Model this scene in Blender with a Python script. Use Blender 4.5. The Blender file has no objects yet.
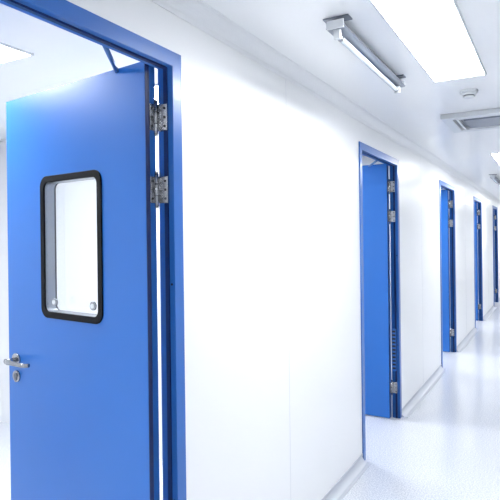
import bpy, bmesh, math
from mathutils import Matrix, Vector
S=bpy.context.scene
COL=S.collection
try:
    S.view_settings.view_transform='Standard'
    S.view_settings.look='None'
    S.view_settings.exposure=0.0
except Exception: pass

# ---------------- materials ----------------
def mat(name,col,rough=0.4,metal=0.0,noise=None,bump=0.0,coat=0.0,spec=0.5):
    m=bpy.data.materials.new(name); m.use_nodes=True
    nt=m.node_tree; b=nt.nodes['Principled BSDF']
    b.inputs['Base Color'].default_value=(*col,1)
    b.inputs['Roughness'].default_value=rough
    b.inputs['Metallic'].default_value=metal
    b.inputs['Specular IOR Level'].default_value=spec
    b.inputs['Coat Weight'].default_value=coat
    tc=nt.nodes.new('ShaderNodeTexCoord')
    if noise:
        sc,amt,col2=noise
        n=nt.nodes.new('ShaderNodeTexNoise'); n.inputs['Scale'].default_value=sc; n.inputs['Detail'].default_value=3
        r=nt.nodes.new('ShaderNodeValToRGB')
        r.color_ramp.elements[0].position=0.5-amt; r.color_ramp.elements[0].color=(*col2,1)
        r.color_ramp.elements[1].position=0.5+amt; r.color_ramp.elements[1].color=(*col,1)
        nt.links.new(tc.outputs['Object'],n.inputs['Vector'])
        nt.links.new(n.outputs['Fac'],r.inputs['Fac'])
        nt.links.new(r.outputs['Color'],b.inputs['Base Color'])
    if bump:
        n2=nt.nodes.new('ShaderNodeTexNoise'); n2.inputs['Scale'].default_value=6
        bp=nt.nodes.new('ShaderNodeBump'); bp.inputs['Strength'].default_value=bump; bp.inputs['Distance'].default_value=0.01
        nt.links.new(tc.outputs['Object'],n2.inputs['Vector'])
        nt.links.new(n2.outputs['Fac'],bp.inputs['Height'])
        nt.links.new(bp.outputs['Normal'],b.inputs['Normal'])
    return m
def emat(name,col,st):
    m=bpy.data.materials.new(name); m.use_nodes=True
    b=m.node_tree.nodes['Principled BSDF']
    b.inputs['Base Color'].default_value=(.9,.9,.9,1)
    b.inputs['Emission Color'].default_value=(*col,1)
    b.inputs['Emission Strength'].default_value=st
    return m
M_wall=mat('wall_white_panel',(.875,.885,.893),.3,noise=(1.2,.3,(.86,.87,.883)))
M_ceil=mat('ceiling_white_panel',(.885,.897,.912),.3,noise=(1.5,.3,(.87,.882,.898)))
M_floor=mat('floor_vinyl_speckled',(.75,.775,.815),.18,noise=(120,.07,(.54,.575,.65)))
M_cove=mat('aluminium_cove_white',(.83,.845,.865),.3)
M_base=mat('baseboard_cove_grey',(.52,.55,.61),.35)
M_seam=mat('silicone_joint',(.62,.65,.70),.6)
M_blue=mat('door_blue_paint',(.021,.168,.59),.33,noise=(2.0,.4,(.018,.152,.55)),coat=.06)
M_frame=mat('frame_blue_paint',(.020,.13,.46),.3,coat=.12)
M_navy=mat('edge_seal_navy',(.003,.017,.10),.4)
M_black=mat('black_rubber',(.002,.0025,.004),.6,spec=.2)
M_steel=mat('brushed_steel',(.42,.43,.45),.22,1.0,noise=(40,.3,(.3,.31,.33)))
M_dark=mat('dark_slot',(.01,.012,.02),.6)
M_white=mat('white_plastic',(.72,.75,.78),.35)
M_grey=mat('grey_metal',(.22,.245,.29),.3,.5)
M_closer=mat('closer_blue_grey',(.09,.2,.42),.35,.3)
M_em=emat('led_diffuser',(.98,.99,1.0),36)
M_emr=emat('led_diffuser_room',(.98,.99,1.0),37)
M_eml=emat('led_diffuser_room_soft',(.98,.99,1.0),20)
M_tube=mat('tube_glass',(.62,.68,.75),.1)
M_glass=bpy.data.materials.new('window_glass'); M_glass.use_nodes=True
nt=M_glass.node_tree; nt.nodes.clear()
o=nt.nodes.new('ShaderNodeOutputMaterial'); mx=nt.nodes.new('ShaderNodeMixShader')
tr=nt.nodes.new('ShaderNodeBsdfTransparent'); gl=nt.nodes.new('ShaderNodeBsdfGlossy')
gl.inputs['Roughness'].default_value=.03; mx.inputs[0].default_value=.05
tr.inputs['Color'].default_value=(.99,.995,.995,1)
nt.links.new(tr.outputs[0],mx.inputs[1]); nt.links.new(gl.outputs[0],mx.inputs[2]); nt.links.new(mx.outputs[0],o.inputs[0])

# ---------------- helpers ----------------
def finish(me,name,mats,parent=None,mw=None,bevel=0,smooth=False):
    ob=bpy.data.objects.new(name,me); COL.objects.link(ob)
    for m in mats: me.materials.append(m)
    if mw is not None: ob.matrix_world=mw
    if parent is not None:
        ob.parent=parent
    if smooth:
        for p in me.polygons: p.use_smooth=True
    if bevel:
        b=ob.modifiers.new('bevel','BEVEL'); b.width=bevel; b.segments=2; b.limit_method='ANGLE'
    return ob
def boxes(name,lst,mats,parent=None,mw=None,bevel=0):
    """lst: (x0,x1,y0,y1,z0,z1[,matindex])"""
    bm=bmesh.new()
    for b in lst:
        x0,x1,y0,y1,z0,z1=b[:6]
        mi=b[6] if len(b)>6 else 0
        r=bmesh.ops.create_cube(bm,size=1)
        fs=set()
        for v in r['verts']:
            v.co=Vector((x0+(v.co.x+.5)*(x1-x0),y0+(v.co.y+.5)*(y1-y0),z0+(v.co.z+.5)*(z1-z0)))
            fs.update(v.link_faces)
        for f in fs: f.material_index=mi
    me=bpy.data.meshes.new(name); bm.to_mesh(me); bm.free()
    if not isinstance(mats,(list,tuple)): mats=[mats]
    return finish(me,name,mats,parent,mw,bevel)
def cyl(name,p0,p1,r,m,parent=None,mw=None,seg=24,r2=None):
    p0=Vector(p0);p1=Vector(p1);d=p1-p0
    bm=bmesh.new()
    bmesh.ops.create_cone(bm,cap_ends=True,segments=seg,radius1=r,radius2=r if r2 is None else r2,depth=d.length)
    q=d.to_track_quat('Z','Y').to_matrix().to_4x4(); q.translation=(p0+p1)/2
    bm.transform(q)
    me=bpy.data.meshes.new(name); bm.to_mesh(me); bm.free()
    for p in me.polygons: p.use_smooth=len(p.vertices)==4
    return finish(me,name,[m],parent,mw)
def rrect(x0,x1,y0,y1,r,n=8):
    pts=[]
    for cx,cy,a in((x1-r,y1-r,0),(x0+r,y1-r,90),(x0+r,y0+r,180),(x1-r,y0+r,270)):
        for i in range(n+1):
            t=math.radians(a+90*i/n); pts.append((cx+r*math.cos(t),cy+r*math.sin(t)))
    return pts
def shape(name,loops,z0,z1,m,parent=None,mw=None,bev=0):
    """filled 2D outline(s) with holes, extruded in z"""
    c=bpy.data.curves.new(name,'CURVE'); c.dimensions='2D'; c.fill_mode='BOTH'
    for L in loops:
        s=c.splines.new('POLY'); s.points.add(len(L)-1)
        for p,q in zip(s.points,L): p.co=(q[0],q[1],0,1)
        s.use_cyclic_u=True
    c.extrude=(z1-z0)/2-bev
    c.bevel_depth=bev; c.offset=-bev if bev else 0
    t=bpy.data.objects.new('t',c); COL.objects.link(t)
    dg=bpy.context.evaluated_depsgraph_get(); dg.update()
    me=bpy.data.meshes.new_from_object(t.evaluated_get(dg))
    bpy.data.objects.remove(t)
    me.transform(Matrix.Translation((0,0,(z0+z1)/2)))
    me.materials.clear()
    return finish(me,name,[m],parent,mw)
def empty(name,loc=(0,0,0)):
    e=bpy.data.objects.new(name,None); COL.objects.link(e); e.location=loc; e.empty_display_size=.2
    return e
def rect(x0,x1,y0,y1): return [(x0,y0),(x1,y0),(x1,y1),(x0,y1)]

# ---------------- dimensions ----------------
CAMH=1.48
WX=-1.125; WT=.05; RX=.9; CH=2.31; Y0=-3.0; Y1=16.0; BX=-4.0
TOP=2.115; FW=.05
doors=[(.50,1.533),(3.504,4.537),(6.376,7.43),(9.317,10.37),(12.36,13.40)]

# floor / ceiling
boxes('floor',[(BX-.1,RX+.1,Y0-.1,Y1+.1,-.1,0)],M_floor)
boxes('ceiling',[(BX-.1,RX+.1,Y0-.1,Y1+.1,CH,CH+.1)],M_ceil)
# left corridor wall with openings
segs=[];y=Y0
for a,b in doors:
    segs.append((WX-WT,WX,y,a+.01,0,CH)); segs.append((WX-WT,WX,a+.01,b-.01,TOP-.01,CH)); y=b-.01
segs.append((WX-WT,WX,y,Y1,0,CH))
wl=boxes('wall_left',segs,M_wall)
seam_y=[-1.2,2.39,5.42,8.38,11.4,14.6]
boxes('panel_joints',[(WX-.001,WX+.0005,s-.0008,s+.0008,.06,CH-.06) for s in seam_y],M_seam,wl)
boxes('wall_right',[(RX,RX+.1,Y0,Y1,0,CH)],M_wall)
boxes('wall_front',[(BX,RX,Y1,Y1+.1,0,CH)],M_wall)
boxes('wall_rear',[(BX,RX,Y0-.1,Y0,0,CH)],M_wall)
boxes('wall_back_rooms',[(BX-.1,BX,Y0,Y1,0,CH)],M_wall)
boxes('wall_partition',[(BX,WX-WT,p-.025,p+.025,0,CH) for p in(2.95,5.45,8.4,11.4)],M_wall)

# coves
def cove(name,y0,y1,x,z,r,sx,sz,m,flange=.012):
    """concave cove; corner at (x,z); goes r in sx and sz directions"""
    pts=[]
    cx=x+sx*r; cz=z+sz*r
    n=8
    pts.append((x+sx*.003,z+sz*(r+flange)))
    for i in range(n+1):
        t=math.pi/2*i/n
        pts.append((cx-sx*r*math.cos(t)+ (sx*.003 if i==0 else 0),cz-sz*r*math.sin(t)+(sz*.003 if i==n else 0)))
    pts.append((x+sx*(r+flange),z+sz*.003))
    pts.append((x+sx*(r+flange),z)); pts.append((x,z)); pts.append((x,z+sz*(r+flange)))
    bm=bmesh.new()
    A=[bm.verts.new((p[0],y0,p[1])) for p in pts]; B=[bm.verts.new((p[0],y1,p[1])) for p in pts]
    k=len(pts)
    for i in range(k): bm.faces.new((A[i],A[(i+1)%k],B[(i+1)%k],B[i]))
    # fan caps from corner vert
    c=k-2
    for V in(A,B):
        for i in range(k):
            j=(i+1)%k
            if c in(i,j): continue
            bm.faces.new((V[c],V[i],V[j]))
    bmesh.ops.recalc_face_normals(bm,faces=bm.faces)
    me=bpy.data.meshes.new(name); bm.to_mesh(me); bm.free()
    return finish(me,name,[m])
cove('trim_1',Y0,Y1,WX,CH,.05,1,-1,M_cove)
cove('trim_2',Y0,Y1,RX,CH,.05,-1,-1,M_cove)
cove('trim_3',Y0,2.92,WX-WT,CH,.05,-1,-1,M_cove)
ys=[Y0]+[v for d in doors for v in d]+[Y1]
for i in range(0,len(ys),2):
    cove('baseboard_left',ys[i],ys[i+1],WX,0,.045,1,1,M_base,.012)
cove('baseboard_right',Y0,Y1,RX,0,.045,-1,1,M_base,.012)

# ---------------- doors ----------------
YZ=Matrix(((0,0,1,0),(1,0,0,0),(0,1,0,0),(0,0,0,1)))  # local x->Y, y->Z, z->X
def door(n,a,b,phi,detail=False):
    root=empty('door_%d'%n,(0,0,0))
    # frame U
    U=[(a,0),(a+FW,0),(a+FW,TOP-FW),(b-FW,TOP-FW),(b-FW,0),(b,0),(b,TOP),(a,TOP)]
    xf=WX+.008; xb=WX-WT-.006
    shape('frame',[U],xb,xf,M_frame,root,YZ,bev=.0015)
    # rebate / stop on the reveal
    e=FW+.006
    U2=[(a+FW-.001,0),(a+e,0),(a+e,TOP-e),(b-e,TOP-e),(b-e,0),(b-FW+.001,0),(b-FW+.001,TOP-FW+.001),(a+FW-.001,TOP-FW+.001)]
    shape('frame_stop',[U2],WX-.028,WX-.014,M_navy,root,YZ)
    ti=b-FW
    for zz in(.6,1.33):
        cyl('frame_screw_cap',(WX-.005,ti,zz),(WX-.005,ti-.002,zz),.004,M_dark,root,seg=12)
    # leaf
    W=.865;LT=TOP-.036;TH=.045
    u=Vector((-math.cos(phi),math.sin(phi),0)); nn=Vector((-math.sin(phi),-math.cos(phi),0))
    mw=Matrix.Identity(4)
    for i in range(3):
        mw[i][0]=-u[i]; mw[i][1]=(0,0,1)[i]; mw[i][2]=nn[i]
    mw.translation=Vector((WX-.065,ti-.058,0))
    wx0,wx1,wy0,wy1=-.611,-.229,1.178,1.738
    hole=rrect(wx0+.014,wx1-.014,wy0+.014,wy1-.014,.03)
    shape('leaf',[rect(-W,0,.008,LT),hole],-TH,0,M_blue,root,mw)
    for z0,z1 in((-.002,.006),(-TH-.006,-TH+.002)):
        shape('window_gasket',[rrect(wx0,wx1,wy0,wy1,.042),rrect(wx0+.025,wx1-.025,wy0+.025,wy1-.025,.026)],z0,z1,M_black,root,mw,bev=.002)
    shape('window_spacer',[rrect(wx0+.0145,wx1-.0145,wy0+.0145,wy1-.0145,.03),rrect(wx0+.025,wx1-.025,wy0+.025,wy1-.025,.026)],-TH+.002,-.002,M_grey,root,mw)
    g=rrect(wx0+.016,wx1-.016,wy0+.016,wy1-.016,.029)
    for zc in(-.002,-TH+.002):
        shape('window_glass',[g],zc-.001,zc+.001,M_glass,root,mw)
    for xx in(-.29,-.53):
        cyl('glass_plug',(xx,1.242,-.006),(xx,1.242,.004),.009,M_white,root,mw,16)
        cyl('glass_plug_ring',(xx,1.242,-.006),(xx,1.242,.001),.016,M_steel,root,mw,20)
    # edge seal on hinge edge
    boxes('edge_seal',[(-.002,.003,.01,LT-.002,-.017,-.001)],M_navy,root,mw)
    boxes('edge_strip',[(-.002,.002,.01,LT-.002,-.044,-.020)],M_frame,root,mw)
    boxes('leaf_top_rail',[(-W+.002,-.002,LT-.002,LT+.002,-.04,-.005)],M_navy,root,mw)
    # handle (both faces)
    for s,zf in((1,0),(-1,-TH)):
        hx=-.802; hy=.985
        cyl('handle_rose',(hx,hy,zf),(hx,hy,zf+s*.009),.026,M_steel,root,mw,32)
        cyl('handle_neck',(hx,hy,zf+s*.005),(hx,hy,zf+s*.052),.0095,M_steel,root,mw,20)
        bm=bmesh.new()
        pts=[(hx-.006,hy,.05,.011),(hx+.02,hy,.056,.011),(hx+.06,hy,.055,.010),(hx+.11,hy-.001,.052,.009),(hx+.132,hy-.002,.045,.0085),(hx+.138,hy-.003,.03,.008)]
        prev=None
        for (px,py,pz,r) in pts:
            ring=[bm.verts.new((px,py+r*math.cos(q*math.pi/6),zf+s*(pz)+.6*r*math.sin(q*math.pi/6))) for q in range(12)]
            if prev:
                for q in range(12): bm.faces.new((prev[q],prev[(q+1)%12],ring[(q+1)%12],ring[q]))
            else: bm.faces.new(ring)
            prev=ring
        bm.faces.new(prev)
        bmesh.ops.recalc_face_normals(bm,faces=bm.faces)
        me=bpy.data.meshes.new('handle_lever'); bm.to_mesh(me); bm.free()
        finish(me,'handle_lever',[M_steel],root,mw,smooth=True)
        ly=hy-.07
        cyl('lock_rose',(hx,ly,zf),(hx,ly,zf+s*.008),.024,M_steel,root,mw,32)
        cyl('lock_cylinder',(hx,ly+.004,zf),(hx,ly+.004,zf+s*.013),.009,M_grey,root,mw,20)
        boxes('lock_body',[(hx-.005,hx+.005,ly-.017,ly,min(zf,zf+s*.013),max(zf,zf+s*.013))],M_grey,root,mw)
    # hinges
    for hz in(.25,1.65,1.895):
        ky=ti-.013; kx=WX-WT-.006
        cyl('hinge_knuckle',(kx,ky,hz-.055),(kx,ky,hz+.055),.008,M_steel,root)
        for q in(-.02,.02): cyl('hinge_ring',(kx,ky,hz+q-.0012),(kx,ky,hz+q+.0012),.0088,M_dark,root)
        for q in(-1,1): cyl('hinge_tip',(kx,ky,hz+q*.055),(kx,ky,hz+q*.062),.0065,M_steel,root)
        boxes('hinge_plate_jamb',[(kx,WX-.012,ti-.009,ti+.001,hz-.045,hz+.045)],M_steel,root,bevel=.001)
        boxes('hinge_plate_leaf',[(0.0,.005,hz-.045,hz+.045,-.05,-.018)],M_steel,root,mw,bevel=.001)
        for q in(-.03,0,.03):
            cyl('hinge_screw',(WX-.022,ti-.009,hz+q),(WX-.022,ti-.0105,hz+q),.0042,M_dark,root,seg=12)
            cyl('hinge_screw',(.005,hz+q,-.026),(.0065,hz+q,-.026),.0042,M_dark,root,mw,12)
    # closer on room face, arm up to head
    boxes('closer_body',[(-.30,-.07,LT-.095,LT-.035,-TH-.045,-TH)],M_closer,root,mw,bevel=.006)
    p=mw@Vector((-.2,LT-.015,-TH-.025))
    cyl('closer_spindle',mw@Vector((-.2,LT-.04,-TH-.025)),p,.009,M_closer,root)
    h=Vector((WX-WT-.02,ti-.25,TOP-.02))
    cyl('closer_arm',p,h,.008,M_closer,root,seg=12)
    boxes('closer_shoe',[(WX-WT-.035,WX-WT-.004,ti-.28,ti-.22,TOP-.035,TOP-.005)],M_closer,root,bevel=.002)
    if detail:
        lst=[(WX-.05,WX-.022,ti-.0085,ti-.002,.40+i*.03,.416+i*.03) for i in range(11)]
        boxes('louvre_slots',lst,M_dark,root)
        boxes('louvre_plate',[(WX-.054,WX-.018,ti-.0075,ti+.001,.385,.73)],M_frame,root)
    return root
for i,((a,b),ph) in enumerate(zip(doors,(7.7,3,4,5,3))):
    door(i+1,a,b,math.radians(ph),detail=(i==1))

# ---------------- ceiling fittings ----------------
def panel_light(x0,x1,y0,y1,m):
    e=empty('ceiling_light_panel',((x0+x1)/2,(y0+y1)/2,CH))
    T=Matrix.Translation((-(x0+x1)/2,-(y0+y1)/2,-CH))
    f=shape('trim_frame',[rect(x0,x1,y0,y1),rect(x0+.008,x1-.008,y0+.008,y1-.008)],CH-.01,CH+.001,M_white)
    d=boxes('diffuser',[(x0+.008,x1-.008,y0+.008,y1-.008,CH-.007,CH+.001)],m)
    for q in(f,d): q.data.transform(T); q.parent=e
for y in(-1.9,1.82,5.95,9.6,13.3):
    panel_light(-.555,-.295,y,y+1.2,M_em)
for x,y in((-2.62,-1.4),(-2.2,2.3),(-2.6,3.9),(-2.6,6.7),(-2.6,9.8),(-2.6,13.)):  # second panel is an added lamp, hidden behind the leaf, brightening the room
    panel_light(x,x+.6,y,y+.6,M_emr)
panel_light(-2.60,-2.00,1.05,1.65,M_eml)

def uv_fixture(x,y,L=.94):
    e=empty('ceiling_tube_fixture',(x,y,CH))
    boxes('mount_bracket',[(-.05,.05,.0,.05,-.006,0),(-.012,.012,.015,.035,-.025,0),(-.045,.045,L-.07,L-.02,-.006,0),(-.012,.012,L-.055,L-.035,-.025,0)],M_grey,e,bevel=.001)
    prof=[(-.018,-.014),(.018,-.014),(.038,-.042),(.034,-.045),(-.034,-.045),(-.038,-.042)]
    bm=bmesh.new()
    A=[bm.verts.new((p[0],0,p[1])) for p in prof];C=[bm.verts.new((p[0],L,p[1])) for p in prof]
    k=len(prof)
    for i in range(k): bm.faces.new((A[i],A[(i+1)%k],C[(i+1)%k],C[i]))
    bm.faces.new(A);bm.faces.new(C); bmesh.ops.recalc_face_normals(bm,faces=bm.faces)
    me=bpy.data.meshes.new('channel');bm.to_mesh(me);bm.free()
    finish(me,'channel',[M_grey],e)
    boxes('lamp_holder',[(-.014,.014,.012,.03,-.08,-.04),(-.014,.014,L-.03,L-.012,-.08,-.04)],M_white,e,bevel=.003)
    boxes('end_cap',[(-.034,.034,-.006,.001,-.047,-.014),(-.034,.034,L-.001,L+.006,-.047,-.014)],M_white,e,bevel=.002)
    cyl('tube',(0,.04,-.066),(0,L-.04,-.066),.011,M_tube,e)
    cyl('tube_cap',(0,.03,-.066),(0,.06,-.066),.0118,M_steel,e)
    cyl('tube_cap',(0,L-.06,-.066),(0,L-.03,-.066),.0118,M_steel,e)
uv_fixture(-.71,1.95)
uv_fixture(-.72,8.0)

# square ceiling diffuser
e=empty('ceiling_air_diffuser',(-.37,4.165,CH))
shape('outer_frame',[rect(-.3,.3,-.28,.28),rect(-.235,.235,-.215,.215)],-.035,.001,M_white,e,bev=.004)
shape('slot_ring',[rect(-.235,.235,-.215,.215),rect(-.17,.17,-.15,.15)],-.012,.0,M_grey,e)
shape('slot_blade',[rect(-.215,.215,-.195,.195),rect(-.2,.2,-.18,.18)],-.03,-.012,M_white,e)
shape('centre_plate',[rect(-.17,.17,-.15,.15)],-.034,.0,M_grey,e,bev=.004)

# smoke detector
e=empty('smoke_detector',(-.42,3.34,CH))
cyl('base',(0,0,0),(0,0,-.012),.05,M_white,e,seg=40)
cyl('body',(0,0,-.012),(0,0,-.026),.045,M_white,e,seg=40,r2=.036)
cyl('vent_ring',(0,0,-.026),(0,0,-.032),.028,M_grey,e,seg=32)
cyl('cap',(0,0,-.032),(0,0,-.04),.034,M_white,e,seg=32,r2=.026)

# world
w=bpy.data.worlds.new('world'); S.world=w; w.use_nodes=True
w.node_tree.nodes['Background'].inputs[0].default_value=(.9,.95,1,1)
w.node_tree.nodes['Background'].inputs[1].default_value=.5

# camera
c=bpy.data.cameras.new('camera'); co=bpy.data.objects.new('camera',c); COL.objects.link(co)
f=547.0
c.lens=f/500*36; c.sensor_width=36; c.clip_start=.02
ang=math.atan(305/f)
co.matrix_world=Matrix.Translation((0,0,CAMH))@Matrix.Rotation(ang,4,'Z')@Matrix.Rotation(math.radians(90),4,'X')@Matrix.Rotation(math.radians(-.7),4,'Z')
c.shift_y=-11/500
S.camera=co
